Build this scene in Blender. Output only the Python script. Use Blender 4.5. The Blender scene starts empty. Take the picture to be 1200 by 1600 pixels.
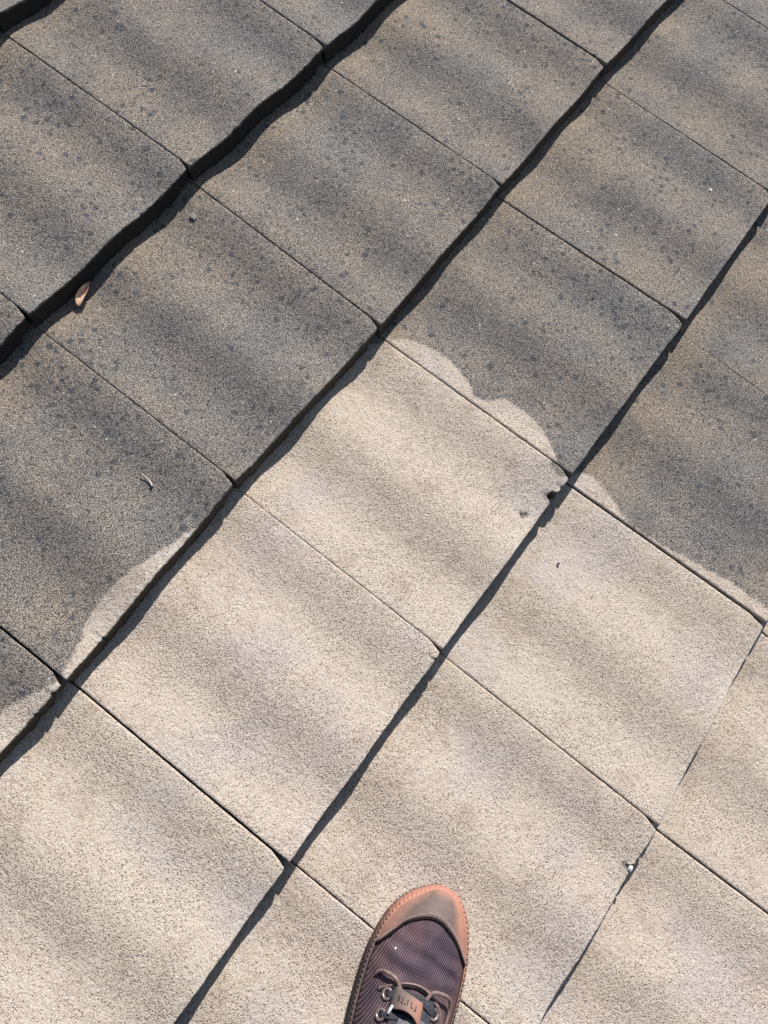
import bpy, math, random
import numpy as np
from mathutils import Matrix, Vector

random.seed(7)
scn = bpy.context.scene
COL = scn.collection

# ------------------------------------------------------------------ camera, sky, sun
# Everything is laid out in the roof's own frame: x along the courses, y up the slope,
# z out of the roof.  RP pitches that frame the way the real roof is pitched.
PITCH = math.radians(18)
RP = Matrix.Rotation(PITCH, 4, 'X')

cam_d = bpy.data.cameras.new('camera')
cam = bpy.data.objects.new('camera', cam_d)
COL.objects.link(cam)
right = Vector((0.600127, -0.782602, 0.165471))
down = Vector((-0.745459, -0.622196, -0.239087))
fwd = Vector((0.290066, 0.020130, -0.956795))
cm = Matrix.Identity(4)
for i, a in enumerate((right, -down, -fwd)):
    for r in range(3):
        cm[r][i] = a[r]
cm.translation = Vector((-0.52586, -0.553077, 1.000098))
cam.matrix_world = RP @ cm
cam_d.sensor_fit = 'VERTICAL'
cam_d.sensor_height = 32.0
cam_d.lens = 32.0 * 1201.95 / 1600.0
cam_d.clip_start = 0.02
cam_d.clip_end = 500
scn.camera = cam

SUN_EL = math.radians(34.5)
SUN_AZ = Vector((0.915, 0.40))
SUN_AZ.normalize()
sun_roof = Vector((SUN_AZ.x * math.cos(SUN_EL), SUN_AZ.y * math.cos(SUN_EL), math.sin(SUN_EL)))
sun_dir = (RP.to_3x3() @ sun_roof).normalized()
world = bpy.data.worlds.new('World')
scn.world = world
world.use_nodes = True
wn = world.node_tree
bg = wn.nodes['Background']
sky = wn.nodes.new('ShaderNodeTexSky')
sky.sky_type = 'NISHITA'
sky.sun_disc = False
sky.sun_elevation = math.asin(sun_dir.z)
sky.sun_rotation = math.atan2(sun_dir.x, sun_dir.y)
wn.links.new(sky.outputs[0], bg.inputs[0])
bg.inputs[1].default_value = 0.068
sd = bpy.data.lights.new('sun', 'SUN')
sd.energy = 4.6
sd.angle = math.radians(0.5)
sd.color = (1.0, 0.955, 0.905)
sun = bpy.data.objects.new('sun', sd)
COL.objects.link(sun)
sun.rotation_euler = sun_dir.to_track_quat('Z', 'Y').to_euler()

scn.view_settings.view_transform = 'Standard'
scn.view_settings.look = 'None'
scn.view_settings.gamma = 1
scn.view_settings.exposure = 0.54
scn.view_settings.use_curve_mapping = False

# ------------------------------------------------------------------ node helper
class NT:
    def __init__(s, name):
        s.m = bpy.data.materials.new(name)
        s.m.use_nodes = True
        s.t = s.m.node_tree
        s.b = s.t.nodes['Principled BSDF']
    def n(s, typ, **kw):
        nd = s.t.nodes.new(typ)
        for k, v in kw.items():
            setattr(nd, k, v)
        return nd
    def put(s, sock, v):
        if hasattr(v, 'is_linked'):
            s.t.links.new(v, sock)
        elif v is not None:
            if sock.type == 'RGBA' and len(v) == 3:
                v = (*v, 1)
            sock.default_value = v
    def attr(s, name, out='Fac'):
        return s.n('ShaderNodeAttribute', attribute_name=name).outputs[out]
    def noise(s, vec, scale, detail=2, rough=.5, dist=0):
        nd = s.n('ShaderNodeTexNoise')
        s.put(nd.inputs['Vector'], vec)
        nd.inputs['Scale'].default_value = scale
        nd.inputs['Detail'].default_value = detail
        nd.inputs['Roughness'].default_value = rough
        nd.inputs['Distortion'].default_value = dist
        return nd.outputs['Fac']
    def voro(s, vec, scale, out='Distance', rnd=1):
        nd = s.n('ShaderNodeTexVoronoi')
        s.put(nd.inputs['Vector'], vec)
        nd.inputs['Scale'].default_value = scale
        nd.inputs['Randomness'].default_value = rnd
        return nd.outputs[out]
    def ramp(s, v, a, b, lo=0., hi=1.):
        nd = s.n('ShaderNodeMapRange', interpolation_type='SMOOTHSTEP')
        s.put(nd.inputs[0], v)
        for i, x in enumerate((a, b, lo, hi)):
            nd.inputs[1 + i].default_value = x
        return nd.outputs[0]
    def math(s, op, a, b=0., clamp=False):
        nd = s.n('ShaderNodeMath', operation=op, use_clamp=clamp)
        s.put(nd.inputs[0], a)
        s.put(nd.inputs[1], b)
        return nd.outputs[0]
    def mix(s, f, a, b, blend='MIX'):
        nd = s.n('ShaderNodeMix', data_type='RGBA', blend_type=blend)
        s.put(nd.inputs[0], f)
        s.put(nd.inputs[6], a)
        s.put(nd.inputs[7], b)
        return nd.outputs[2]
    def bump(s, h, dist, strength=1., prev=None):
        nd = s.n('ShaderNodeBump')
        nd.inputs['Distance'].default_value = dist
        nd.inputs['Strength'].default_value = strength
        s.put(nd.inputs['Height'], h)
        if prev is not None:
            s.t.links.new(prev, nd.inputs['Normal'])
        return nd.outputs[0]
    def out(s, color=None, rough=.8, normal=None, spec=.3):
        if color is not None:
            s.put(s.b.inputs['Base Color'], color)
        s.put(s.b.inputs['Roughness'], rough)
        s.put(s.b.inputs['Specular IOR Level'], spec)
        if normal is not None:
            s.t.links.new(normal, s.b.inputs['Normal'])
        return s.m

# ------------------------------------------------------------------ tile material
def tile_material():
    t = NT('weathered_concrete_tile')
    P = t.attr('pos', 'Vector')
    rnd = t.attr('rnd')
    fine = t.noise(P, 640, 2, .6)
    fine2 = t.noise(P, 360, 2, .6)
    med = t.noise(P, 62, 3, .6)
    big = t.noise(P, 10, 3, .55)
    big2 = t.noise(P, 5.5, 2, .5, .4)
    head = t.attr('head')
    # --- weathered, never cleaned
    grain = t.ramp(fine, .40, .62)
    d_lo = t.mix(t.ramp(big, .35, .65), (.040, .040, .044), (.062, .054, .048))
    d_hi = t.mix(t.ramp(big2, .35, .65), (.29, .275, .255), (.33, .285, .24))
    dark = t.mix(grain, d_lo, d_hi)
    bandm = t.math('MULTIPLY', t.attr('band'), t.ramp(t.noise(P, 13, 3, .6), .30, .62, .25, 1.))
    lit_sand = t.math('MULTIPLY', t.math('SUBTRACT', 1., bandm, True), t.ramp(t.noise(P, 8, 3, .6), .38, .66))  # tan for the lit parts of the waves, light put into the colour
    dark = t.mix(t.math('MULTIPLY', lit_sand, .55), dark, t.mix(grain, (.082, .069, .057), (.405, .335, .262)))
    dark = t.mix(t.math('MULTIPLY', bandm, .52), dark, t.mix(grain, (.031, .031, .034), (.185, .178, .172)))  # wave sides turned from the sun: painted shade together with dirt
    ochre = t.math('MULTIPLY', head, t.ramp(med, .35, .65, .35, 1.))
    dark = t.mix(t.math('MULTIPLY', ochre, .80), dark, t.mix(grain, (.12, .09, .064), (.40, .31, .215)))
    blotch = t.math('MULTIPLY', t.ramp(t.noise(P, 15, 3, .6), .47, .66), .5)
    dark = t.mix(blotch, dark, t.mix(grain, (.038, .038, .041), (.20, .194, .186)))
    # lichen dots, gathered in colonies
    dv = t.voro(P, 62)
    dots = t.ramp(t.math('ADD', dv, t.math('MULTIPLY', t.math('SUBTRACT', t.noise(P, 120, 3, .7), .5), .75)), .17, .34, 1, 0)
    rare = t.ramp(t.voro(P, 62, 'Color'), .34, .40)
    colony = t.ramp(t.math('ADD', t.noise(P, 11, 2), t.math('MULTIPLY', t.attr('side'), .16)), .47, .56)
    dots = t.math('MULTIPLY', t.math('MULTIPLY', dots, rare), colony)
    dark = t.mix(t.math('MULTIPLY', dots, .78), dark, t.mix(grain, (.02, .025, .032), (.085, .095, .105)))
    d2 = t.ramp(t.math('ADD', t.voro(P, 125), t.math('MULTIPLY', t.math('SUBTRACT', fine2, .5), .5)), .20, .36, 1, 0)
    d2 = t.math('MULTIPLY', d2, t.ramp(t.voro(P, 125, 'Color'), .38, .44))
    d2 = t.math('MULTIPLY', d2, t.ramp(t.math('ADD', t.noise(P, 12.5, 3, .6), t.math('MULTIPLY', t.attr('side'), .12)), .46, .60))
    dark = t.mix(t.math('MULTIPLY', d2, .6), dark, (.034, .040, .048))
    ws = t.ramp(t.voro(P, 48), .055, .10, 1, 0)
    ws = t.math('MULTIPLY', ws, t.ramp(t.voro(P, 48, 'Color'), .62, .68))
    dark = t.mix(t.math('MULTIPLY', ws, .8), dark, (.52, .50, .45))
    # --- pressure cleaned
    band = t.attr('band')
    pv = t.voro(P, 400)
    pr = t.n('ShaderNodeSeparateColor')
    t.put(pr.inputs[0], t.voro(P, 400, 'Color'))
    dens = t.math('ADD', t.ramp(big, .36, .62, .16, .85), t.math('MULTIPLY', band, .55))
    present = t.ramp(t.math('SUBTRACT', dens, pr.outputs[0]), -.04, .04)
    size = t.math('MULTIPLY', t.math('SUBTRACT', fine2, .5), .55)
    pits = t.math('MULTIPLY', t.ramp(t.math('ADD', pv, size), .20, .42, 1, 0), present)
    c_base = t.mix(t.ramp(big2, .35, .65), (.555, .482, .402), (.545, .464, .398))
    c_base = t.mix(t.ramp(rnd, 0, 1, 0, .6), c_base, (.525, .460, .378))
    c_base = t.mix(t.ramp(t.noise(P, 26, 3, .6), .5, .72, 0, .5), c_base, (.37, .295, .24))
    c_base = t.mix(t.math('MULTIPLY', t.ramp(t.noise(P, 7.5, 2), .52, .66), .5), c_base, (.47, .425, .41))
    c_base = t.mix(t.math('MULTIPLY', head, t.ramp(med, .4, .65, 0, .40)), c_base, (.43, .32, .20))
    c_base = t.mix(t.math('MULTIPLY', band, .24), c_base, (.36, .29, .24))  # deepens the wave shading in the colour along the same bands
    c_gr = t.mix(t.ramp(fine, .3, .7), t.mix(1., c_base, (.68, .66, .64), 'MULTIPLY'), t.mix(1., c_base, (1.14, 1.14, 1.14), 'MULTIPLY'))
    clean = t.mix(t.math('MULTIPLY', pits, .80), c_gr, (.15, .112, .088))
    # --- boundary of the cleaned patch
    cs = t.attr('clean')
    e = t.math('ADD', cs, t.math('MULTIPLY', t.math('SUBTRACT', t.noise(P, 150, 3, .65), .5), .010))
    e = t.math('ADD', e, t.math('MULTIPLY', t.math('SUBTRACT', fine2, .5), .012))
    cmask = t.ramp(e, -.0018, .0026)
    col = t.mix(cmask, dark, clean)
    # half-cleaned film just inside the boundary
    film = t.math('MULTIPLY', t.ramp(e, 0, .030, 1, 0), cmask)
    film = t.math('MULTIPLY', film, t.ramp(med, .35, .7, .05, .42))
    col = t.mix(film, col, (.20, .165, .125))
    # --- nose face: darker raw mortar, near black on the upper courses
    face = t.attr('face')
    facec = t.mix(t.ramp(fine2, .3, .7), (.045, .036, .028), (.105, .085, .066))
    facec = t.mix(t.math('MULTIPLY', t.attr('face_dark'), .75), facec, (.012, .013, .016))
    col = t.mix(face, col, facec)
    # pale worn arris
    arr = t.math('MULTIPLY', t.attr('arris'), t.ramp(t.noise(P, 95, 3, .65), .46, .62))
    col = t.mix(t.math('MULTIPLY', arr, .6), col, t.mix(cmask, (.22, .215, .21), (.58, .55, .50)))
    crumb = t.attr('chip')
    col = t.mix(crumb, col, t.mix(t.ramp(fine2, .4, .6), (.06, .055, .05), (.25, .23, .21)))
    # relief
    h = t.math('ADD', t.math('MULTIPLY', fine, .5), t.math('MULTIPLY', fine2, .9))
    h = t.math('SUBTRACT', h, t.math('MULTIPLY', t.math('MULTIPLY', pits, cmask), .55))
    nb = t.bump(h, .0016, 0.75)
    nb = t.bump(t.noise(P, 150, 3, .65), .0028, .55, nb)
    return t.out(col, .88, nb, .22)

M_TILE = tile_material()

def simple(name, c1, c2, scale, rough=.7, bump=.0004, spec=.3):
    t = NT(name)
    P = t.n('ShaderNodeTexCoord').outputs['Object']
    n = t.noise(P, scale, 3, .6)
    return t.out(t.mix(t.ramp(n, .3, .7), c1, c2), rough, t.bump(n, bump, .7), spec)

# ------------------------------------------------------------------ small numeric noise
def vnoise(x, y, seed):
    rs = np.random.RandomState(seed)
    T = rs.rand(64, 64)
    xi = np.floor(x).astype(int); yi = np.floor(y).astype(int)
    fx = x - xi; fy = y - yi
    fx = fx * fx * (3 - 2 * fx); fy = fy * fy * (3 - 2 * fy)
    a = T[xi % 64, yi % 64]; b = T[(xi + 1) % 64, yi % 64]
    c = T[xi % 64, (yi + 1) % 64]; d = T[(xi + 1) % 64, (yi + 1) % 64]
    return (a + (b - a) * fx) * (1 - fy) + (c + (d - c) * fx) * fy - .5

def fbm(x, y, seed, octs=3, rough=.5):
    v = 0; amp = 1; f = 1
    for o in range(octs):
        v = v + amp * vnoise(x * f + 13.7 * o, y * f + 7.1 * o, seed + o)
        amp *= rough; f *= 2.03
    return v

def mesh_obj(name, V, F, mat=None, parent=None, smooth=True):
    me = bpy.data.meshes.new(name)
    V = np.asarray(V, dtype=np.float32)
    me.from_pydata(V.tolist(), [], [tuple(int(i) for i in f) for f in F])
    if smooth:
        me.polygons.foreach_set('use_smooth', np.ones(len(me.polygons), bool))
    me.update()
    if mat:
        me.materials.append(mat)
    o = bpy.data.objects.new(name, me)
    COL.objects.link(o)
    if parent:
        o.parent = parent
    return o

def grid_faces(nr, nc, base=0, flip=False, wrap=False):
    out = []
    m = nc if wrap else nc - 1
    for r in range(nr - 1):
        for c in range(m):
            c2 = (c + 1) % nc
            q = (base + r * nc + c, base + r * nc + c2, base + (r + 1) * nc + c2, base + (r + 1) * nc + c)
            out.append(q[::-1] if flip else q)
    return out

# ------------------------------------------------------------------ the roof
W, E_ = 0.32, 0.35472          # cover width and gauge
STEP = 0.031                   # height of a nose above the tile below
AMP = 0.0028                   # half height of the shallow waves
LEN = 1.14                     # tile length in gauges

NODES = {(0, 0): (.0041, .0033), (0, 1): (-.0047, -.359), (0, 2): (-.0032, -.7092), (0, 3): (.0024, -1.0576),
         (1, 0): (.3157, -.002), (1, 1): (.3181, -.3545), (1, 2): (.327, -.712), (2, 1): (.6399, -.3512),
         (-1, 0): (-.3161, .0023), (-1, 1): (-.3175, -.3529), (-1, 2): (-.3205, -.7062), (-1, 3): (-.3246, -1.0696),
         (-2, 1): (-.6394, -.3603), (-2, 2): (-.6409, -.7079), (0, -1): (.002, .367), (1, -1): (.318, .364),
         (-1, -1): (-.318, .362)}
def node(j, k):
    return np.array(NODES.get((j, k), (j * W, -k * E_)))

CLEAN_C = [(-.0586, -.363), (-.0009, -.3723), (.0201, -.3985), (.0322, -.4378), (.031, -.4749), (.0196, -.511),
           (.006, -.5292), (.014, -.5474), (.0328, -.5642), (.0367, -.5915), (.0323, -.6247), (.0214, -.6502), (.0118, -.6663), (-.01, -.69), (-.1, -.69), (-.1, -.363)]
CLEAN_D = [(.005, -.70), (.0266, -.7245), (.0305, -.7398), (.0246, -.7676), (.0116, -.7975), (.0022, -.8238), (.005, -.8753),
           (.0143, -.9287), (.022, -.9832), (.0233, -1.0298), (.0222, -1.0659), (.02, -1.12), (-.1, -1.12), (-.1, -.70)]
CLEAN_B1 = [(-.386, -.357), (-.4015, -.3507), (-.431, -.3443), (-.4581, -.3364), (-.4952, -.3274), (-.5249, -.323), (-.5482, -.3236),
            (-.5712, -.3292), (-.5932, -.3393), (-.6172, -.3463), (-.66, -.3560), (-.66, -.42), (-.386, -.42)]
CLEAN_B2 = [(-.620, -.372), (-.6397, -.3572), (-.6491, -.35), (-.6675, -.3433), (-.6889, -.3339), (-.7111, -.3256), (-.80, -.30), (-1.0, -.27), (-1.0, -.45), (-.62, -.45)]
PART_CLEAN = {(1, 2): CLEAN_C, (1, 3): CLEAN_D, (-1, 1): CLEAN_B1, (-2, 1): CLEAN_B2}
def is_clean(j, k):
    return (k == 2 and j <= 0) or (k >= 3 and j <= 0) or (k >= 4 and j <= 1) or (k == 1 and j <= -3)

def sdf_poly(px, py, poly):
    poly = np.array(poly)
    d = np.full(px.shape, 1e9); inside = np.zeros(px.shape, bool)
    for i in range(len(poly)):
        a = poly[i]; b = poly[(i + 1) % len(poly)]
        e = b - a
        wx = px - a[0]; wy = py - a[1]
        h = np.clip((wx * e[0] + wy * e[1]) / (e @ e), 0, 1)
        d = np.minimum(d, np.hypot(wx - e[0] * h, wy - e[1] * h))
        c = ((a[1] > py) != (b[1] > py))
        with np.errstate(divide='ignore', invalid='ignore'):
            xx = (b[0] - a[0]) * (py - a[1]) / (b[1] - a[1]) + a[0]
        inside ^= c & (px < xx)
    return np.where(inside, d, -d)

# open joint on the +x side of tile (j,k): (mm at nose, mm at head)
GAPS = {(0, 0): (.4, 1.3), (1, 0): (2.4, 1.6), (-1, 0): (1.2, 1.6),
        (-2, 1): (3.4, 3.0), (-1, 1): (1.6, 1.3), (0, 1): (2.2, 1.5), (1, 1): (.5, 2.0), (2, 1): (4.0, 2.6),
        (-2, 2): (3.6, 2.9), (-1, 2): (1.1, .9), (0, 2): (2.8, 2.3), (1, 2): (3.6, 2.2), (2, 2): (4.0, 3.8),
        (-2, 3): (2.2, 2.4), (-1, 3): (2.4, 1.6), (0, 3): (4.4, 3.2), (1, 3): (1.6, 1.4), (-1, 4): (3.6, 3.0)}
# chips broken out of a nose: (roof x, half width, depth)
CHIPS = {(0, 2): [(-.0475, .0095, .0105), (-.0275, .003, .002)], (-1, 3): [(-.390, .0050, .0075)],
         (-1, 2): [(-.337, .002, .003)], (0, 0): [(-.10, .004, .0015)], (-2, 1): [(-.660, .003, .003), (-.690, .002, .002)],
         (-1, 1): [(-.575, .002, .003)], (-3, 3): [(-1.1, .01, .008)]}
PITS = {(0, 2): [(-.0975, -.6890, .0042, .0035), (-.0920, -.6920, .0032, .003), (-.096, -.6845, .0018, .0025)]}
DZ = {(0, 1): .0, (0, 0): -.0004, (1, 0): .0006, (-1, 1): .0, (0, 2): .0, (-1, 2): -.0005, (1, 2): .0008,
      (1, 1): -.0003, (2, 2): .0012, (1, 3): .0016, (-2, 2): -.001, (0, 3): .0, (-1, 3): .0008}

def surf_z(x, y):
    """height of the tile surface at a roof position (for things that rest on it)"""
    t = -y / E_
    k = math.ceil(t - 1e-6)
    tt = k - t
    s = x / W
    return -STEP * tt + AMP * (math.cos(4 * math.pi * s) - 1)

def make_tile(j, k, hi=True):
    seed = (j * 31 + k * 17 + 900)
    rs = np.random.RandomState(seed)
    nu = 128 if hi else 40
    nv = 118 if hi else 30
    g1n, g1h = [max(.15, v - .6) * .001 / 2 for v in GAPS.get((j, k), (2, 2))]
    g0n, g0h = [max(.15, v - .6) * .001 / 2 for v in GAPS.get((j - 1, k), (2, 2))]
    dz = DZ.get((j, k), rs.uniform(-.001, .001)) + (.0035 if k <= 0 else 0)
    tilt = rs.uniform(-.0008, .0008)
    cutw = rs.uniform(.0050, .0075); cutl = rs.uniform(.020, .027)
    ph = rs.uniform(-.12, .12)
    amp = AMP * rs.uniform(.92, 1.08) * (1.36 if k <= 1 else (1.0 if k == 2 else .85))
    # columns: fine pair at each side edge
    s_in = np.linspace(0, 1, nu - 2)
    R = .0022
    ys_r = [(R * (1 - math.cos(p)), -R * (1 - math.sin(p))) for p in (0, .45, .9, 1.25)]
    face_d = np.linspace(1, 0, 9)[:-1]
    ytop = np.concatenate([[.0026, .004], np.linspace(.006, 1.03 * E_, nv - 3), [1.08 * E_, LEN * E_]])
    rows = []   # (kind, value)
    rows.append(('lipin', .012))
    for f in face_d: rows.append(('face', f))
    for r in ys_r: rows.append(('round', r))
    for y in ytop: rows.append(('top', y))
    nr = len(rows)
    U = np.zeros((nr, nu)); Y = np.zeros((nr, nu)); Z = np.zeros((nr, nu))
    FACE = np.zeros((nr, nu)); ARR = np.zeros((nr, nu)); CH = np.zeros((nr, nu))
    nz = seed * 3
    # joint outline wander
    def a_lim(y):
        t = np.clip(y / E_, 0, 1.2)
        a0 = g0n + (g0h - g0n) * t + .0004 * fbm(y * 160, y * 0, nz + 5, 3)
        cut = cutw * max(0, 1 - max(y, 0) / cutl) ** 1.1
        a1 = W - (g1n + (g1h - g1n) * t) - cut + .0004 * fbm(y * 160, y * 0, nz + 9, 3)
        return float(a0), float(a1)
    prev_edge = None
    x_l = node(j - 1, k); x_r = node(j, k); x_l2 = node(j - 1, k - 1); x_r2 = node(j, k - 1)
    for ri, (kind, v) in enumerate(rows):
        yb = 0. if kind in ('lipin', 'face') else (v[0] if kind == 'round' else v)
        a0, a1 = a_lim(yb)
        a = np.concatenate([[a0], a0 + .0006 + (a1 - a0 - .0012) * s_in, [a1]])
        U[ri] = a
        # ragged nose line + chips + rounded far corner
        edge = (.0010 if k <= 1 else .0006) * fbm(a * 210, a * 0 + 3, nz, 4, .62) + .0009 * fbm(a * 28, a * 0, nz + 2, 2)
        edge = edge + .0014 * np.clip(1 - (a1 - a) / .005, 0, 1) ** 2 + .0004 * np.clip(1 - (a - a0) / .005, 0, 1) ** 2
        chipm = np.zeros_like(a)
        for (cx, hw, dp) in CHIPS.get((j, k), []):
            ca = (cx - x_l[0]) / (x_r[0] - x_l[0]) * W
            q = np.clip(1 - np.abs((a - ca) / hw), 0, 1)
            q = np.clip(q * 2.4, 0, 1) * (1 + .5 * fbm(a * 300, a * 0, nz + 44, 2))
            edge = edge + dp * q
            chipm = np.maximum(chipm, q)
        fall = math.exp(-yb / .006) if not CHIPS.get((j, k)) else math.exp(-(yb / .016) ** 2)
        wv = amp * (np.cos(4 * np.pi * a / W + ph * 2) - 1)
        if kind in ('face', 'lipin'):
            thin = np.clip((a - (W - .030 - .003 * fbm(a * 0, a * 0, nz, 1))) / .007, 0, 1)
            lip = .0018 + .0034 * (fbm(a * 120, a * 0 + 9, nz + 3, 3, .6) + .5) + thin * (.005 if k <= 1 else .002)
            depth = STEP + dz - lip
            f = 1. if kind == 'lipin' else v
            z = wv - R - (depth - R) * f
            slant = (.0030 if k < 3 else .0006) * f ** 1.5 + .0013 * fbm(a * 130, np.full_like(a, f * 3.), nz + 6, 3, .6) * min(1, f * 3)
            slant = slant + .0012 * np.clip(f - .8, 0, 1) * 5 * (fbm(a * 200, a * 0, nz + 7, 2) + .3)
            slant = slant * (1 - .8 * thin)
            y = edge - slant
            under = .6 * chipm * min(1, f * 1.4) * 0
            y = y - under
            # chips only bite the top of the face
            bite = max(0, 1 - f * 1.8)
            y = y * 1.0 - (1 - bite) * chipm * 0
            if kind == 'lipin':
                y = y + v
                z = z + .004
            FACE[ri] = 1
            Y[ri] = y; Z[ri] = z + dz
        else:
            zoff = v[1] if kind == 'round' else 0.
            z = wv + zoff - STEP * yb / E_ + tilt * (a / W - .5) * 1.5
            if hi:
                z = z + .0009 * fbm(a * 22, a * 0 + yb * 22, nz + 11, 3) * min(1, yb / .02 + .3) + .00045 * fbm(a * 140, a * 0 + yb * 140, nz + 15, 2)
            Y[ri] = yb + edge * fall
            Z[ri] = z + dz
            for (cx, cy, rad, dp) in PITS.get((j, k), []):
                ca = (cx - x_l[0]) / (x_r[0] - x_l[0]) * W
                cyl = cy + k * E_
                d2 = ((a - ca) ** 2 + (yb - cyl) ** 2) / rad ** 2
                g = np.exp(-d2 ** 1.5)
                Z[ri] -= dp * g
                CH[ri] = np.maximum(CH[ri], np.clip(g * 1.6 - .3, 0, 1))
            if kind == 'round':
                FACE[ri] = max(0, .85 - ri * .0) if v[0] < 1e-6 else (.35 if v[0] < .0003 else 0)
            ARR[ri] = math.exp(-(max(0, yb - .0005) / .006))
            CH[ri] = np.maximum(CH[ri], chipm * (.7 if yb < .010 else 0) * (1 if CHIPS.get((j, k)) else 0))
        if kind != 'lipin':
            Z[ri, 0] -= .0009; Z[ri, -1] -= .0009
    # ---- map to the roof frame
    s = U / W; t = Y / E_
    N0x = x_l[0] + (x_r[0] - x_l[0]) * s; N0y = x_l[1] + (x_r[1] - x_l[1]) * s
    N1x = x_l2[0] + (x_r2[0] - x_l2[0]) * s; N1y = x_l2[1] + (x_r2[1] - x_l2[1]) * s
    X = N0x + (N1x - N0x) * t; YY = N0y + (N1y - N0y) * t
    org = np.array([(x_l[0] + x_r[0]) / 2, (x_l[1] + x_r[1]) / 2, 0])
    V = np.stack([X - org[0], YY - org[1], Z], -1).reshape(-1, 3)
    nrc = nr * nu
    key = (j, k)
    if key in PART_CLEAN:
        cl = sdf_poly(X, YY, PART_CLEAN[key])
    else:
        cl = np.full(X.shape, .03 if is_clean(j, k) else -.03)
        if key == (0, 2):     # film left at two corners
            d1 = np.hypot(X - .004, YY + .690) - .020
            d2 = np.hypot(X + .003, YY + .352) - .020
            cl = np.minimum(cl, np.minimum(d1, d2) * 1. + .0)
    head = np.clip((Y / E_ - .70) / .26, 0, 1) ** 1.3
    side = np.exp(-((U / W - .88) / .16) ** 2)
    band = np.exp(-((s - .36 - .02 * np.sin(Y * 9)) / .10) ** 2) + .8 * np.exp(-((s - .86) / .09) ** 2)  # wave sides turned from the sun, where shade and dirt are painted
    F = grid_faces(nr, nu)
    # side walls and underside, coarse
    thick = .019
    ti = [i for i, r in enumerate(rows) if r[0] == 'top']
    bl = []; extra = []
    for i in ti:
        extra.append(V[i * nu] - (0, 0, thick)); extra.append(V[i * nu + nu - 1] - (0, 0, thick))
    eb = nrc
    V = np.vstack([V, np.array(extra)])
    for m in range(len(ti) - 1):
        i0, i1 = ti[m], ti[m + 1]
        F.append((i0 * nu, i1 * nu, eb + 2 * (m + 1), eb + 2 * m))
        F.append((i0 * nu + nu - 1, eb + 2 * m + 1, eb + 2 * (m + 1) + 1, i1 * nu + nu - 1))
        F.append((eb + 2 * m, eb + 2 * (m + 1), eb + 2 * (m + 1) + 1, eb + 2 * m + 1))
    # close the nose block's two ends and its back
    top0 = ti[0]
    endl = [i * nu for i in range(0, top0 + 1)] + [eb]
    endr = [i * nu + nu - 1 for i in range(0, top0 + 1)][::-1] + [eb + 1]
    F.append(tuple(endl)); F.append((endr[-1],) + tuple(endr[:-1]))
    F.append((0, eb, eb + 1, nu - 1))
    last = ti[-1]
    F.append(tuple(last * nu + c for c in range(nu)) + (eb + 2 * (len(ti) - 1) + 1, eb + 2 * (len(ti) - 1)))
    o = mesh_obj('roof_tile', V, F, M_TILE, ROOF)
    o.location = org
    me = o.data
    ne = len(extra)
    off = np.array([rs.uniform(0, 9), rs.uniform(0, 9), rs.uniform(0, 9)])
    def fa(name, arr, fill=0.):
        at = me.attributes.new(name, 'FLOAT', 'POINT')
        at.data.foreach_set('value', np.concatenate([arr.reshape(-1), np.full(ne, fill)]).astype(np.float32))
    fa('face_dark', np.full(X.shape, 1. if k <= 0 else .25 if not is_clean(j, k) else 0.), 1. if k <= 0 else 0.)
    fa('clean', np.clip(cl, -.03, .03), -.03); fa('face', FACE, 1.); fa('arris', ARR); fa('chip', CH)
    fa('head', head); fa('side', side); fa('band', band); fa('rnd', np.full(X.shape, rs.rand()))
    at = me.attributes.new('pos', 'FLOAT_VECTOR', 'POINT')
    at.data.foreach_set('vector', (V + off).astype(np.float32).reshape(-1))
    return o

ROOF = bpy.data.objects.new('roof', None)
COL.objects.link(ROOF)
ROOF.matrix_world = RP
ROOF['kind'] = 'structure'
ROOF['label'] = 'pitched roof of low wave concrete tiles, lower part cleaned pale, upper part still dark'

LABELS = {(1, 2): 'dark weathered tile with pale cleaned scallops along its lower left joint',
          (1, 3): 'dark weathered tile with a narrow pale cleaned margin along its left joint',
          (-1, 1): 'dark weathered tile with a pale cleaned wedge along its nose',
          (-2, 1): 'dark weathered tile with a pale cleaned strip at its lower corner',
          (0, 2): 'pale cleaned tile with a broken chip in its nose and a small pit'}
VIEW = [(j, k) for k in range(-1, 5) for j in range(-4, 5)]
def in_view(j, k):
    c = (node(j, k) + node(j - 1, k - 1)) / 2
    d = Vector((c[0], c[1], 0)) - cm.translation
    z = d.dot(fwd)
    return abs(d.dot(right) / z) < .5 + .24 and abs(d.dot(down) / z) < .666 + .24
for k in range(-2, 6):
    for j in range(-5, 6):
        hi = in_view(j, k)
        o = make_tile(j, k, hi)
        if (j, k) in LABELS:
            o['label'] = LABELS[(j, k)]

deck = mesh_obj('roof_underlay', [(-2, -2.4, -.085), (2.2, -2.4, -.085), (2.2, 1.3, -.085), (-2, 1.3, -.085)], [(0, 1, 2, 3)],
                simple('underlay_felt', (.02, .02, .022), (.04, .04, .042), 90), ROOF)

# ------------------------------------------------------------------ the boot
def thing(name, label, cat, loc, rz=0, group=None, tiltx=0, tilty=0):
    o = bpy.data.objects.new(name, None)
    COL.objects.link(o)
    o.matrix_world = RP @ Matrix.Translation(loc) @ Matrix.Rotation(tiltx, 4, 'X') @ Matrix.Rotation(rz, 4, 'Z')
    o['label'] = label; o['category'] = cat
    if group: o['group'] = group
    return o

TOE = Vector((-.55194, -.87989))
AX = Vector((.964206, .265154))
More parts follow.
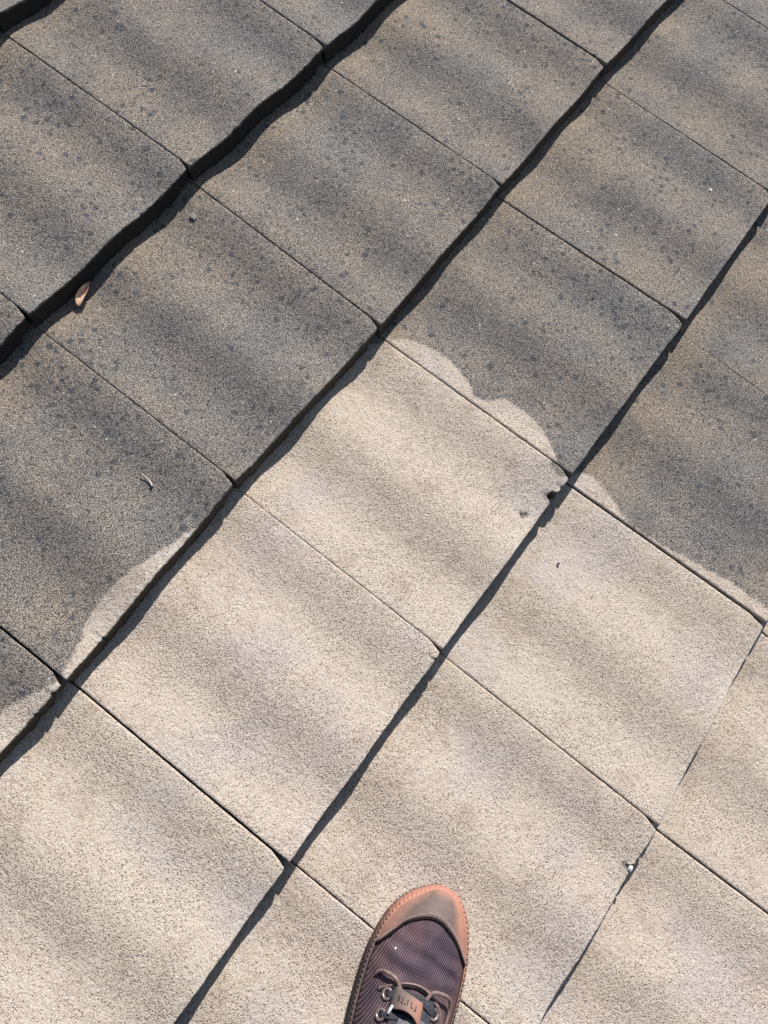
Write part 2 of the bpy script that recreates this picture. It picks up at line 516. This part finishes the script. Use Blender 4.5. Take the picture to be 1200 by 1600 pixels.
# boot frame: +x towards the heel, +y to the wearer's left seen from above mirrored to the photo's left
bz = -.0175
boot = bpy.data.objects.new('work_boot', None)
COL.objects.link(boot)
bm_ = Matrix.Identity(4)
slope = math.atan(STEP / E_)
xa = Vector((-AX.x, -AX.y, 0)); 
za = Vector((0, math.sin(slope), math.cos(slope)))
xa = (xa - za * xa.dot(za)).normalized()
ya = za.cross(xa).normalized()
SGN = 1 if ya.dot(Vector((-.265, .964, 0))) > 0 else -1    # +1 when local y is the photo's left
for i, a in enumerate((xa, ya, za)):
    for r in range(3): bm_[r][i] = a[r]
bm_.translation = Vector((TOE.x - AX.x * .003, TOE.y - AX.y * .003, bz))
boot.matrix_world = RP @ bm_
boot['label'] = 'dusty dark canvas lace-up boot with salmon stained rubber toe cap, standing on the pale tiles'
boot['category'] = 'boot'

LS = np.array([0, 1.5, 4, 9, 16, 23, 32, 44, 61, 82, 100, 122, 146, 176, 205, 235, 262, 280, 290, 295, 297]) / 1000
LW = np.array([0, 6, 12, 19.5, 29, 36, 43, 49, 54.5, 58, 59, 58, 56, 51.5, 45, 40, 36, 29, 20, 9, 0]) / 1000
RS_ = np.array([0, .8, 2.5, 6, 11, 19, 28, 38, 58, 78, 106, 133, 176, 205, 235, 262, 280, 290, 295, 297]) / 1000
RW = np.array([0, 8, 15, 22, 28, 34, 39.5, 43.6, 50, 54, 56.5, 57, 53, 48, 42, 36, 29, 20, 9, 0]) / 1000
HS = np.array([0, 3, 8, 15, 24, 34, 50, 75, 100, 125, 150, 176, 200, 230, 262, 285, 297]) / 1000
HZ = np.array([0, 9, 16, 22, 26.5, 29.5, 33, 38, 44.5, 54, 65, 78, 90, 98, 90, 60, 0]) / 1000
ZS = .022
def wl(s): return np.interp(s, LS, LW)
def wr(s): return np.interp(s, RS_, RW)
def hh(s): return np.interp(s, HS, HZ)
def S(s, q, off=0.):
    """boot upper at station s, across q in [-1,1] (+ is the photo's left)"""
    s = np.asarray(s, float); q = np.asarray(q, float)
    w = np.where(q > 0, wl(s), wr(s)) - .0012 + off
    w = np.maximum(w, 0)
    lat = w * q
    top = (1 - np.abs(q) ** 2.35) ** .60
    z = ZS - .004 + (hh(s) + .004 + off) * top
    return np.stack([s - off * np.clip(1 - s / .02, 0, 1), SGN * lat, z], -1)
def S1(s_mm, lat_mm, off_mm=0.):
    """a point on the upper from station and sideways distance in mm"""
    s = s_mm / 1000.; w = float(wl(s) if lat_mm > 0 else wr(s))
    q = max(-.98, min(.98, lat_mm / 1000. / w))
    p = S(s, q)
    p2 = S(s + .002, q); p3 = S(s, min(.99, q + .02))
    n = np.cross(p2 - p, p3 - p) * SGN
    n = n / (np.linalg.norm(n) + 1e-9)
    if n[2] < 0: n = -n
    return Vector(p + n * off_mm / 1000.)

def canvas_material():
    t = NT('ribbed_canvas')
    P = t.n('ShaderNodeTexCoord').outputs['Object']
    w = t.n('ShaderNodeTexWave', wave_type='BANDS', bands_direction='X', wave_profile='SIN')
    mp = t.n('ShaderNodeMapping')
    t.put(mp.inputs['Vector'], P)
    mp.inputs['Rotation'].default_value = (0, 0, math.radians(76 * SGN))
    t.put(w.inputs['Vector'], mp.outputs[0])
    w.inputs['Scale'].default_value = 135
    w.inputs['Distortion'].default_value = .35
    w.inputs['Detail'].default_value = 2
    w.inputs['Detail Scale'].default_value = 3
    rib = w.outputs['Fac']
    dn = t.noise(P, 26, 3, .6)
    base = t.mix(t.ramp(dn, .35, .65), (.042, .033, .043), (.075, .054, .062))
    dust = t.ramp(t.noise(P, 17, 3, .55, .5), .42, .70)
    dust = t.math('MAXIMUM', t.math('MULTIPLY', dust, .45), t.math('MULTIPLY', t.attr('edge'), t.ramp(dn, .3, .6, .5, 1)))
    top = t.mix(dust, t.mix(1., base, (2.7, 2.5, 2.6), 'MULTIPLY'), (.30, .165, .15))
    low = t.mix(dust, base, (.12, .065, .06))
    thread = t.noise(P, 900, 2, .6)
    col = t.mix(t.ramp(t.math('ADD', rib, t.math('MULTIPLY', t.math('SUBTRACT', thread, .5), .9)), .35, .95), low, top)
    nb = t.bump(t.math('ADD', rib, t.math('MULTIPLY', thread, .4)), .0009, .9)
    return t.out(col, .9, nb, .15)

def rubber_material(name, clean=(.130, .096, .088), dust=(.41, .20, .148), bias=0.):
    t = NT(name)
    P = t.n('ShaderNodeTexCoord').outputs['Object']
    n1 = t.noise(P, 34, 4, .6)
    n2 = t.noise(P, 420, 3, .7)
    f = t.math('ADD', t.attr('dust'), t.math('MULTIPLY', t.math('SUBTRACT', n1, .5), .8))
    f = t.math('ADD', f, t.math('MULTIPLY', t.math('SUBTRACT', n2, .5), .35 ))
    f = t.ramp(f, .12 - bias, 1.15 - bias)
    mid = (.25, .145, .115)
    col = t.mix(t.ramp(f, 0, .5), clean, mid)
    col = t.mix(t.ramp(f, .4, 1.), col, dust)
    fleck = t.math('MULTIPLY', t.ramp(t.voro(P, 210), .06, .12, 1, 0), t.ramp(t.voro(P, 210, 'Color'), .7, .75))
    col = t.mix(t.math('MULTIPLY', fleck, .5), col, (.55, .42, .36))
    return t.out(col, t.ramp(n1, .3, .7, .55, .78), t.bump(n2, .0004, .7), .3)

M_CANVAS = canvas_material()
M_CAP = rubber_material('toe_rubber')
M_FOX = rubber_material('foxing_rubber', bias=.1)
M_SOLE = rubber_material('sole_rubber', clean=(.05, .035, .03), dust=(.30, .12, .08))
M_LACE = simple('woven_lace', (.022, .024, .030), (.075, .078, .088), 700, .9, .0008, .15)
M_LACE2 = simple('grey_woven_lace', (.07, .072, .082), (.19, .19, .205), 620, .9, .0008, .15)
M_CORD = simple('dusty_leather_loop', (.12, .085, .078), (.25, .17, .15), 160, .6)
M_EYE = simple('worn_metal', (.22, .16, .15), (.42, .33, .31), 300, .35, .0001, .6)
M_EYE.node_tree.nodes['Principled BSDF'].inputs['Metallic'].default_value = .6
M_HOLE = simple('hollow_shade', (.012, .012, .015), (.025, .024, .028), 200, .95)  # near black, stands in for the shade inside hollows
M_PIPE = simple('dark_piping', (.012, .009, .010), (.028, .020, .021), 300, .9, .0004, .1)
M_STITCH = simple('dusty_stitching', (.16, .12, .115), (.30, .23, .21), 500, .8)
M_DENIM = simple('work_trouser_cloth', (.03, .035, .05), (.055, .06, .08), 500, .95, .0006, .1)

def setattr_f(o, name, arr):
    at = o.data.attributes.new(name, 'FLOAT', 'POINT')
    at.data.foreach_set('value', np.asarray(arr, np.float32).reshape(-1))

def shell_obj(name, pts_grid, mat, parent, thick=None, wrap=False):
    g = np.asarray(pts_grid)
    nr, nc = g.shape[:2]
    F = grid_faces(nr, nc, 0, SGN < 0, wrap)
    o = mesh_obj(name, g.reshape(-1, 3), F, mat, parent)
    return o

# canvas upper: one dome from just under the toe cap to the heel, with flex creases
ss = np.concatenate([np.linspace(.004, .19, 120), np.linspace(.193, .297, 40)])
qs = np.sin(np.linspace(-1, 1, 91) * math.pi / 2)
SG, QG = np.meshgrid(ss, qs, indexing='ij')
G = S(SG, QG)
cre = .0013 * np.sin((SG - .10) * 300 + 2.2 * QG + 2 * fbm(SG * 40, QG * 2, 77, 2)) * np.exp(-((SG - .080) / .030) ** 2)
cre += .0022 * fbm(SG * 45 + 3, QG * 3.2, 5, 3) * (SG > .04)
G[..., 2] += cre * (1 - np.abs(QG) ** 6)
vamp = shell_obj('canvas_upper', G, M_CANVAS, boot)
edge = np.clip((np.abs(QG) - .72) / .28, 0, 1) ** 1.5 * np.where(QG < 0, 1., .25)
edge = np.maximum(edge, np.clip((QG * -1 - .45) / .5, 0, 1) * .55 * np.clip((SG - .06) / .05, 0, 1))
setattr_f(vamp, 'edge', edge)

# toe cap: a thicker rubber shell with its own rolled edge
EQ = np.array([-1, -.93, -.8, -.4, .0, .45, .85, .95, 1])
EE = np.array([70, 60, 48, 31, 24, 27, 46, 69, 98]) / 1000
def s_edge(q):
    q = np.asarray(q, float)
    acc = 0
    for d in (-.2, -.15, -.1, -.05, 0, .05, .1, .15, .2):
        acc = acc + np.interp(np.clip(q + d, -1, 1), EQ, EE)
    return acc / 9
qc = np.sin(np.linspace(-1, 1, 141) * math.pi / 2) * .9995
tc = np.linspace(0, 1, 46) ** 1.3
T_, Q_ = np.meshgrid(tc, qc, indexing='ij')
SE = s_edge(Q_)
SS = .0006 + T_ * SE
offc = np.full_like(SS, .0016)
G2 = S(SS, Q_, offc)
# rolled rim then a drop down to the canvas
rim = []
for ds, oo in ((.0008, .0022), (.0020, .0023), (.0028, .0014), (.0029, -.0006)):
    rim.append(S(s_edge(qc) + ds, qc, np.full_like(qc, oo)))
G2 = np.concatenate([G2, np.array(rim)], 0)
cap = shell_obj('toe_cap', G2, M_CAP, boot)
capd = np.clip(np.abs(Q_) ** 2.2 * 1.05 - (Q_ > 0) * .25 * np.abs(Q_), 0, 1)
capd = np.maximum(capd, np.clip(1 - SS / .016, 0, 1) * .85)
capd = np.maximum(capd, np.where(Q_ < 0, np.clip((-Q_ - .25) / .55, 0, 1) * 1.0, 0))
capd = np.maximum(capd, .30) + .12 * fbm(SS * 60, Q_ * 3, 21, 3)
setattr_f(cap, 'dust', np.concatenate([capd, np.repeat(capd[-1:] * .8, 4, 0)], 0))

def tube(name, pts, rad, mat, parent, nseg=8, flat=1., ups=None, closed=False):
    pts = [Vector(p) for p in pts]
    V = []; n = len(pts)
    for i, p in enumerate(pts):
        if closed: d = pts[(i + 1) % n] - pts[i - 1]
        else: d = pts[min(i + 1, n - 1)] - pts[max(i - 1, 0)]
        d.normalize()
        up = Vector(ups[i]) if ups is not None else Vector((0, 0, 1))
        a = d.cross(up)
        if a.length < 1e-4: a = Vector((1, 0, 0))
        a.normalize(); b = a.cross(d).normalized()
        r = rad[i] if hasattr(rad, '__len__') else rad
        for m in range(nseg):
            ph = 2 * math.pi * m / nseg
            V.append(p + a * r * math.cos(ph) + b * r * flat * math.sin(ph))
    F = []
    for i in range(n if closed else n - 1):
        for m in range(nseg):
            m2 = (m + 1) % nseg; i2 = (i + 1) % n
            F.append((i * nseg + m, i * nseg + m2, i2 * nseg + m2, i2 * nseg + m))
    if not closed:
        F.append(tuple(range(nseg))[::-1]); F.append(tuple((n - 1) * nseg + m for m in range(nseg)))
    return mesh_obj(name, [tuple(v) for v in V], F, mat, parent)

def smooth_path(ctrl, n):
    c = [Vector(p) for p in ctrl]
    c = [c[0] * 2 - c[1]] + c + [c[-1] * 2 - c[-2]]
    out = []
    segs = len(c) - 3
    for i in range(n):
        u = i / (n - 1) * segs
        k = min(int(u), segs - 1); f = u - k
        p0, p1, p2, p3 = c[k:k + 4]
        out.append(.5 * ((2 * p1) + (p2 - p0) * f + (2 * p0 - 5 * p1 + 4 * p2 - p3) * f * f + (3 * p1 - p0 - 3 * p2 + p3) * f ** 3))
    return out

# dark welt behind the cap edge
pe = [S(float(s_edge(q)) + .0042, q, .0004) for q in np.sin(np.linspace(-1, 1, 90) * math.pi / 2) * .985]
tube('cap_piping', pe, .0022, M_PIPE, boot, 8)
# tick marks pressed into the cap's rim and along its top line
V = []; F = []
def tick(p, d, w, h):
    b = len(V)
    p = Vector(p); d = Vector(d).normalized(); side_ = d.cross(Vector((0, 0, 1))).normalized()
    for a, c in ((-1, -1), (1, -1), (1, 1), (-1, 1)):
        V.append(tuple(p + d * h * a + side_ * w * c + Vector((0, 0, .0007))))
        V.append(tuple(p + d * h * a + side_ * w * c - Vector((0, 0, .0006))))
    F.extend([(b, b + 2, b + 4, b + 6), (b, b + 1, b + 3, b + 2), (b + 2, b + 3, b + 5, b + 4), (b + 4, b + 5, b + 7, b + 6), (b + 6, b + 7, b + 1, b)])
for q in np.sin(np.linspace(-.99, .99, 150) * math.pi / 2):
    a = S(float(s_edge(q)) - .0026, q, .0019); b_ = S(float(s_edge(q)) + .0004, q, .0019)
    tick((a + b_) / 2, b_ - a, .00032, .0013)
tk = mesh_obj('rim_ticks', V, F, M_STITCH, boot, False)
tk['kind'] = 'stuff'

# outline walk for foxing and outsole
def outline(n, off):
    s1 = np.concatenate([(1 - np.cos(np.linspace(0, math.pi, n // 2))) / 2 * .297])
    L = np.stack([s1, SGN * wl(s1)], -1); Rr = np.stack([s1, -SGN * wr(s1)], -1)[::-1]
    P = np.concatenate([L, Rr[1:-1]], 0)
    # resample evenly, smooth, offset
    for it in range(2):
        Pn = np.concatenate([P, P[:1]], 0)
        dl = np.hypot(*np.diff(Pn, axis=0).T); cum = np.concatenate([[0], np.cumsum(dl)])
        u = np.linspace(0, cum[-1], n + 1)[:-1]
        P = np.stack([np.interp(u, cum, Pn[:, 0]), np.interp(u, cum, Pn[:, 1])], -1)
        for _ in range(3): P = (np.roll(P, 1, 0) + P * 2 + np.roll(P, -1, 0)) / 4
    d = np.roll(P, -1, 0) - np.roll(P, 1, 0)
    d /= np.linalg.norm(d, axis=1)[:, None]
    nrm = np.stack([d[:, 1], -d[:, 0]], -1)
    c = P.mean(0)
    if ((P - c) * nrm).sum() < 0: nrm = -nrm
    return P + nrm * off, nrm, cum[-1]
NO = 1100
P0, N0, LEN_O = outline(NO, .0)
arc = np.linspace(0, LEN_O, NO, endpoint=False)
zr = np.array([.0045, .006, .0085, .0115, .0145, .0175, .020, .0222, .0234, .0236])
foxo = np.array([.0026, .0034, .0036, .0034, .0030, .0026, .0020, .0012, .0000, -.0030])
rows_ = []
for zi, oi in zip(zr, foxo):
    ridge = .0021 * np.sin((arc * SGN + zi * 1.1) * 2 * math.pi / .0056) * np.clip((zi - .005) / .004, 0, 1) * np.clip((.0225 - zi) / .002, 0, 1)
    pp = P0 + N0 * (oi + ridge)[:, None]
    rows_.append(np.concatenate([pp, np.full((NO, 1), zi)], -1))
gx = np.array(rows_)
fox = mesh_obj('foxing_band', gx.reshape(-1, 3), grid_faces(len(zr), NO, 0, False, True), M_FOX, boot)
dd = np.clip(1 - P0[:, 0] / .075, 0, 1) ** .5
left_ = (P0[:, 1] * SGN) > 0
dd = np.where(left_, np.clip(1.35 - P0[:, 0] / .075, .22, 1), np.clip(1.1 - np.maximum(0, P0[:, 0] - .06) / .075, .3, 1))
setattr_f(fox, 'dust', np.repeat(dd[None], len(zr), 0))
# outsole with toothed edge
rows_ = []
for zi, oi in ((.0, -.003), (.0, .0030), (.0015, .0042), (.0045, .0042), (.0052, .0020)):
    tooth = .0006 * np.sign(np.sin(arc * 2 * math.pi / .0046)) * (oi > 0)
    pp = P0 + N0 * (oi + tooth)[:, None]
    rows_.append(np.concatenate([pp, np.full((NO, 1), zi)], -1))
g = np.array(rows_)
Fs = grid_faces(5, NO, 0, False, True) + [tuple(range(NO))[::-1]]
sole = mesh_obj('outsole', g.reshape(-1, 3), Fs, M_SOLE, boot, False)
setattr_f(sole, 'dust', np.repeat(np.where(left_, .35, np.clip(1.1 - np.maximum(0, P0[:, 0] - .07) / .07, .25, .9))[None], 5, 0))
# thin stitched line where foxing meets the upper
tube('foxing_seam', [(p[0], p[1], .0240) for p in (P0 + N0 * -.0016)[::4]], .0009, M_PIPE, boot, 6, closed=True)

# tongue facing: a raised stitched arc in front of the laces
arcpts = smooth_path([S1(118, 42, 1), S1(104, 22, 1.2), S1(99, 4, 1.3), S1(102, -13, 1.2), S1(116, -30, 1), S1(135, -36, 1)], 50)
tube('facing_edge', arcpts, .0030, M_CORD, boot, 8, .45)
V = []; F = []
ap = smooth_path([S1(117, 40, 2.6), S1(104, 21, 2.8), S1(99.5, 4, 2.9), S1(103, -12, 2.8), S1(116, -28, 2.6)], 64)
for i in range(1, 63, 2):
    for o_ in (-.0011, .0011):
        d = (ap[i + 1] - ap[i]).normalized()
        sd_ = d.cross(Vector((0, 0, 1))).normalized() * o_
        tick(ap[i] + sd_, d, .00035, .0010)
st = mesh_obj('facing_stitches', V, F, M_PIPE, boot, False)
st['kind'] = 'stuff'
# tongue below the laces
sg, lg = np.meshgrid(np.linspace(106, 200, 30), np.linspace(-19, 24, 15), indexing='ij')
gt = np.array([[tuple(S1(a, b, 2.0 + 2.2 * math.cos(b / 24))) for a, b in zip(ra, rb)] for ra, rb in zip(sg, lg)])
shell_obj('tongue', gt, M_LACE, boot)

# moulded lace keeper: an arched rubber bridge, hollow towards the heel
def keeper():
    n = 34; m = 12
    P = []
    for layer, r in ((0, 1.), (1, .84)):
        for a in range(m):
            f = a / (m - 1)
            s_ = 106 + 14.5 * f
            for i in range(n):
                th = math.pi * i / (n - 1)
                lat = 9.5 + 18.0 * math.cos(th) * r
                lift = 1.0 + (9.0 + 7.0 * f) * math.sin(th) ** .8 * r
                sv = s_ + 2.5 * math.cos(th) * -1 + (1.5 + 7 * f) * math.cos(th) ** 2
                base = S1(sv, lat, 0)
                P.append((base.x, base.y, base.z + lift / 1000))
    F = []
    for a in range(m - 1):
        for i in range(n - 1):
            q = (a * n + i, a * n + i + 1, (a + 1) * n + i + 1, (a + 1) * n + i)
            F.append(q); F.append(tuple(x + n * m for x in q)[::-1])
    for i in range(n - 1):
        e = (m - 1) * n
        F.append((e + i, e + i + 1, e + i + 1 + n * m, e + i + n * m))
        F.append((i + 1, i, i + n * m, i + 1 + n * m))
    o = mesh_obj('lace_keeper', P, F, M_CAP, boot)
    d = []
    for layer in range(2):
        for a in range(m):
            for i in range(n):
                th = math.pi * i / (n - 1)
                d.append(.42 - .40 * math.cos(th) + .1 * (a / m))
    setattr_f(o, 'dust', d)
    return o
kp = keeper()
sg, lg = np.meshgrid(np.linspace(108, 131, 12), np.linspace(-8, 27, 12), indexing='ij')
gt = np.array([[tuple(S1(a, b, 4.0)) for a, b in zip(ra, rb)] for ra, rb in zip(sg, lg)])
shell_obj('keeper_shade', gt, M_HOLE, boot)  # added dark sheet painting the shade in the keeper's hollow
# worn moulded characters on the keeper: only illegible traces are left in the photograph
V = []; F = []
def on_keeper(f, th):
    s_ = 106 + 14.5 * f
    lat = 9.5 + 18.2 * math.cos(th)
    lift = 1.25 + (9.0 + 7.0 * f) * math.sin(th) ** .8
    sv = s_ - 2.5 * math.cos(th) + (1.5 + 7 * f) * math.cos(th) ** 2
    b = S1(sv, lat, 0)
    return Vector((b.x, b.y, b.z + lift / 1000))
for th0 in (.75, .98, 1.20, 1.42, 1.66, 1.9):
    for (f0, t0_, f1, t1_) in ((.32, 0, .62, 0), (.62, 0, .62, .11), (.34, .11, .58, .11)):
        if random.random() < .25: continue
        a = on_keeper(f0, th0 + t0_); b_ = on_keeper(f1, th0 + t1_)
        tick((a + b_) / 2, b_ - a, .00035, (b_ - a).length / 2)
mk = mesh_obj('worn_lettering', V, F, M_PIPE, kp, False)
mk['kind'] = 'stuff'

def eyelet(s_, lat, r=.0052):
    c = S1(s_, lat, 1.2)
    n = (S1(s_, lat, 5) - S1(s_, lat, 0)).normalized()
    a = n.cross(Vector((1, 0, 0))).normalized(); b = n.cross(a)
    pts = [c + (a * math.cos(t_) + b * math.sin(t_)) * r for t_ in np.linspace(0, 2 * math.pi, 28, endpoint=False)]
    e = tube('eyelet', pts, .0017, M_EYE, boot, 8, closed=True, ups=[n] * 28)
    V = [tuple(c - n * .0006 + (a * math.cos(t_) + b * math.sin(t_)) * r) for t_ in np.linspace(0, 2 * math.pi, 20, endpoint=False)]
    mesh_obj('eyelet_hole', V, [tuple(range(20))], M_HOLE, e, False)
for a in ((117, 32.5), (137, 33), (158, 33), (179, 33), (117, -22.5), (137, -26), (158, -27), (179, -27)):
    eyelet(*a)

def ribbon(name, ctrl, w, mat, n=36, flat=.22):
    pts = smooth_path([S1(*c) for c in ctrl], n)
    ups = [(S1(*(ctrl[min(len(ctrl) - 1, int(i / n * len(ctrl)))][:2]), 5) - S1(*(ctrl[min(len(ctrl) - 1, int(i / n * len(ctrl)))][:2]), 0)).normalized() for i in range(n)]
    return tube(name, pts, w, mat, boot, 10, flat, ups=ups)
# loops of the dusty cord that stand up either side of the keeper
ribbon('lace_loop', [(107, 49, 1), (101, 44, 4), (99, 35, 8), (101, 27, 7), (108, 20, 3)], .0021, M_CORD, 40, .8)
ribbon('lace_loop', [(110, -8, 3), (99, -13, 9), (97, -23, 11), (101, -33, 8), (112, -39, 4), (126, -41, 2)], .0021, M_CORD, 44, .8)
ribbon('lace', [(109, -5, 5), (112, -12, 5.5), (115, -18, 4), (117, -23, 1)], .0048, M_LACE, 24)
ribbon('lace', [(117, 32, 1), (115, 26, 4), (112, 18, 5), (112, 6, 5)], .0042, M_LACE, 24)
ribbon('lace', [(137, 33, 1), (134, 25, 4), (131, 14, 4), (130, 2, 4), (129, -9, 4)], .0040, M_LACE, 30)
ribbon('lace', [(140, -30, 1), (135, -20, 5), (131, -8, 5), (133, 2, 5.5), (140, 12, 6)], .0050, M_LACE2, 30)
ribbon('lace', [(158, 33, 1), (152, 20, 6), (145, 4, 8), (138, -14, 6), (134, -20, 5)], .0054, M_LACE, 30)
ribbon('lace', [(158, -27, 1), (150, -15, 6), (143, 2, 7.5), (138, 10, 6), (137, 15, 5)], .0054, M_LACE2, 30)
ribbon('lace', [(179, 33, 1), (172, 18, 7), (165, 3, 9), (160, -14, 6), (158, -26, 1)], .0052, M_LACE, 30)
ribbon('lace', [(179, -27, 1), (172, -12, 7), (165, 3, 10.5), (160, 20, 6), (158, 32, 1)], .0052, M_LACE2, 30)
ribbon('lace_tip', [(133, 25, 6), (129, 24, 8), (125, 23, 7)], .0016, simple('pale_aglet', (.5, .5, .52), (.75, .75, .78), 100, .4), 12, 1.)

# speck of paint on the canvas
def blob(name, loc, r, mat, parent=None, seed=1, sq=(1, 1, .6), sub=2):
    import bmesh
    bm = bmesh.new()
    bmesh.ops.create_icosphere(bm, subdivisions=sub, radius=r)
    rs = np.random.RandomState(seed)
    ph = rs.rand(6) * 6
    for v in bm.verts:
        d = v.co.normalized()
        k = 1 + .25 * math.sin(3 * d.x + ph[0]) * math.cos(4 * d.y + ph[1]) + .15 * math.sin(7 * d.z + ph[2]) + .14 * rs.randn() * .5
        v.co = Vector((d.x * sq[0], d.y * sq[1], d.z * sq[2])) * r * k
    me = bpy.data.meshes.new(name)
    bm.to_mesh(me); bm.free()
    me.materials.append(mat)
    o = bpy.data.objects.new(name, me)
    COL.objects.link(o)
    if parent:
        o.parent = parent; o.location = loc
    else:
        o.matrix_world = RP @ Matrix.Translation(loc) @ Matrix.Rotation(seed * 1.3, 4, 'Z')
    return o
M_WHITE = simple('white_flake', (.62, .60, .56), (.82, .80, .76), 300, .6)
M_CRUMB = simple('dark_crumb', (.02, .018, .016), (.06, .05, .045), 400, .9)
M_GREY = simple('grey_chip', (.16, .165, .15), (.24, .24, .22), 300, .9)
blob('paint_speck', S1(74, 38, .5), .0013, M_WHITE, boot, 3, (1, 1, .5))

# ankle shaft, opening and the trouser leg standing in it (below the photograph's lower edge)
def loft(name, rings, mat, parent, n=40, cap=False):
    V = []
    for (cx, cy, cz, ra, rb) in rings:
        for i in range(n):
            th = 2 * math.pi * i / n
            V.append((cx + ra * math.cos(th), cy + rb * math.sin(th), cz))
    F = grid_faces(len(rings), n, 0, False, True)
    if cap: F.append(tuple((len(rings) - 1) * n + i for i in range(n)))
    return mesh_obj(name, V, F, mat, parent)
shaft = loft('ankle_shaft', [(.232, 0, .070, .058, .041), (.236, 0, .095, .054, .039), (.240, 0, .120, .050, .038), (.242, 0, .140, .050, .040),
                     (.242, 0, .143, .048, .038), (.242, 0, .140, .046, .036), (.240, 0, .105, .046, .034)], M_CANVAS, boot)
setattr_f(shaft, 'edge', np.zeros(len(shaft.data.vertices)))
vert = (bm_.to_3x3().inverted() @ (RP.to_3x3().inverted() @ Vector((0, 0, 1)))).normalized()
rings = []
for i in range(26):
    f = i / 25
    z = .112 + .33 * f
    r = .050 + .016 * f + .0016 * math.sin(i * 1.9)
    rings.append((.240 + vert.x / vert.z * (z - .112), vert.y / vert.z * (z - .112), z, r, r * .92))
loft('trouser_leg', rings, M_DENIM, boot, 40, True)

# ------------------------------------------------------------------ small things lying on the tiles
def on_roof(x, y, up=0.):
    return Vector((x, y, surf_z(x, y) + up))

# dry leaf at the foot of the dark step
leaf_m = NT('dry_leaf')
Pn = leaf_m.n('ShaderNodeTexCoord').outputs['Object']
lc = leaf_m.mix(leaf_m.ramp(leaf_m.noise(Pn, 140, 3), .4, .65), (.66, .46, .33), (.50, .30, .19))
lc = leaf_m.mix(leaf_m.ramp(leaf_m.noise(Pn, 420, 2), .66, .72), lc, (.16, .06, .03))
M_LEAF = leaf_m.out(lc, .6, leaf_m.bump(leaf_m.noise(Pn, 500, 2), .0003, .5))
a0 = Vector((-.2560, -.0160)); a1 = Vector((-.2190, -.0025))
mid = (a0 + a1) / 2
leaf = thing('dry_leaf', 'curled tan dry leaf leaning in the shadowed step of the dark tiles', 'leaf',
             on_roof(mid.x, mid.y - .002, .0065), math.atan2(a1.y - a0.y, a1.x - a0.x))
n = 26; L = (a1 - a0).length
V = []; F = []
for lay in range(2):
    for i in range(n):
        f = i / (n - 1)
        w = .0060 * (math.sin(math.pi * f ** .72) ** .9) + .0002
        for c in range(7):
            g_ = c / 3 - 1
            x = (f - .5) * L
            y = g_ * w
            z = .0050 * (g_ ** 2) * math.sin(math.pi * f) + .004 * f * f - lay * .0004 + .0008 * math.sin(f * 9 + g_)
            V.append((x, y + .0012 * math.sin(f * 5), z))
for i in range(n - 1):
    for c in range(6):
        q = (i * 7 + c, i * 7 + c + 1, (i + 1) * 7 + c + 1, (i + 1) * 7 + c)
        F.append(q[::-1]); F.append(tuple(x + n * 7 for x in q))
mesh_obj('blade', V, F, M_LEAF, leaf)
tube('midrib', [((f - .5) * L, .0012 * math.sin(f * 5), .0003 + .004 * f * f) for f in np.linspace(0, 1, 16)], .00045, M_LEAF, leaf, 6)

# pale twig on the dark tile
tw = thing('twig', 'short pale stalk with a flared end lying on a dark spotted tile', 'twig', on_roof(-.3866, -.2618, .0012),
           math.atan2(-.0199, -.0015))
M_TWIG = simple('pale_straw', (.50, .45, .34), (.66, .60, .48), 500, .6)
tube('stalk', smooth_path([(-.0105, 0, .0012), (-.004, .0006, .0006), (.003, .0002, .0002), (.009, -.0014, .0004)], 18),
     [.0007] * 8 + [.0007 + .00006 * i for i in range(10)], M_TWIG, tw, 8)
tube('flared_end', [(.0088, -.0014, .0004), (.0100, -.0017, .0006), (.0108, -.0019, .0007)], [.0012, .0017, .0020], M_TWIG, tw, 8)

def tag(o, label, cat, group=None):
    o['label'] = label; o['category'] = cat
    if group: o['group'] = group
tag(blob('white_flake', on_roof(.5765, -.6194, .0012), .0027, M_WHITE, None, 4, (1.2, .9, .5)),
    'small bright white flake on a dark tile at the right edge', 'flake')
tag(blob('pale_splinter', on_roof(.392, -.5423, .0008), .0022, M_WHITE, None, 9, (2.0, .6, .5)),
    'thin pale splinter lying on the dark tile left of the white flake', 'splinter')
tag(blob('dark_crumb', on_roof(.5397, -.5664, .0010), .0020, M_CRUMB, None, 5, (1.1, .8, .7)),
    'tiny dark crumb just left of the bright white flake', 'crumb')
tag(blob('dark_crumb', on_roof(.2658, -.5763, .0012), .0026, M_CRUMB, None, 6, (1, .9, .7)),
    'small dark crumb low on the dark tile above the cleaned scallops', 'crumb')
tag(blob('mortar_chip', on_roof(-.0395, -.0375, .0008), .0050, M_GREY, None, 8, (1.2, .8, .35)),
    'flat grey green mortar chip beside the upper joint of a dark tile', 'chip')
cw = thing('curled_husk', 'tiny dark curled husk on the pale tile right of the chipped nose', 'husk', on_roof(-.1139, -.7737, .0012), 1.2)
tube('curl', [(.0026 * math.cos(a) , .0026 * math.sin(a), .0004) for a in np.linspace(-.5, 2.3, 12)], .0009, M_CRUMB, cw, 6)
cw_end = blob('husk_tip', (.0024, -.0013, .0003), .0013, M_CRUMB, cw, 2)
tag(blob('white_pebble', (-.3905, -1.0660, -.0030), .0034, M_WHITE, None, 11, (.9, 1.2, .8)),
    'small white pebble lodged in a dark notch of the lowest tile edge', 'pebble')
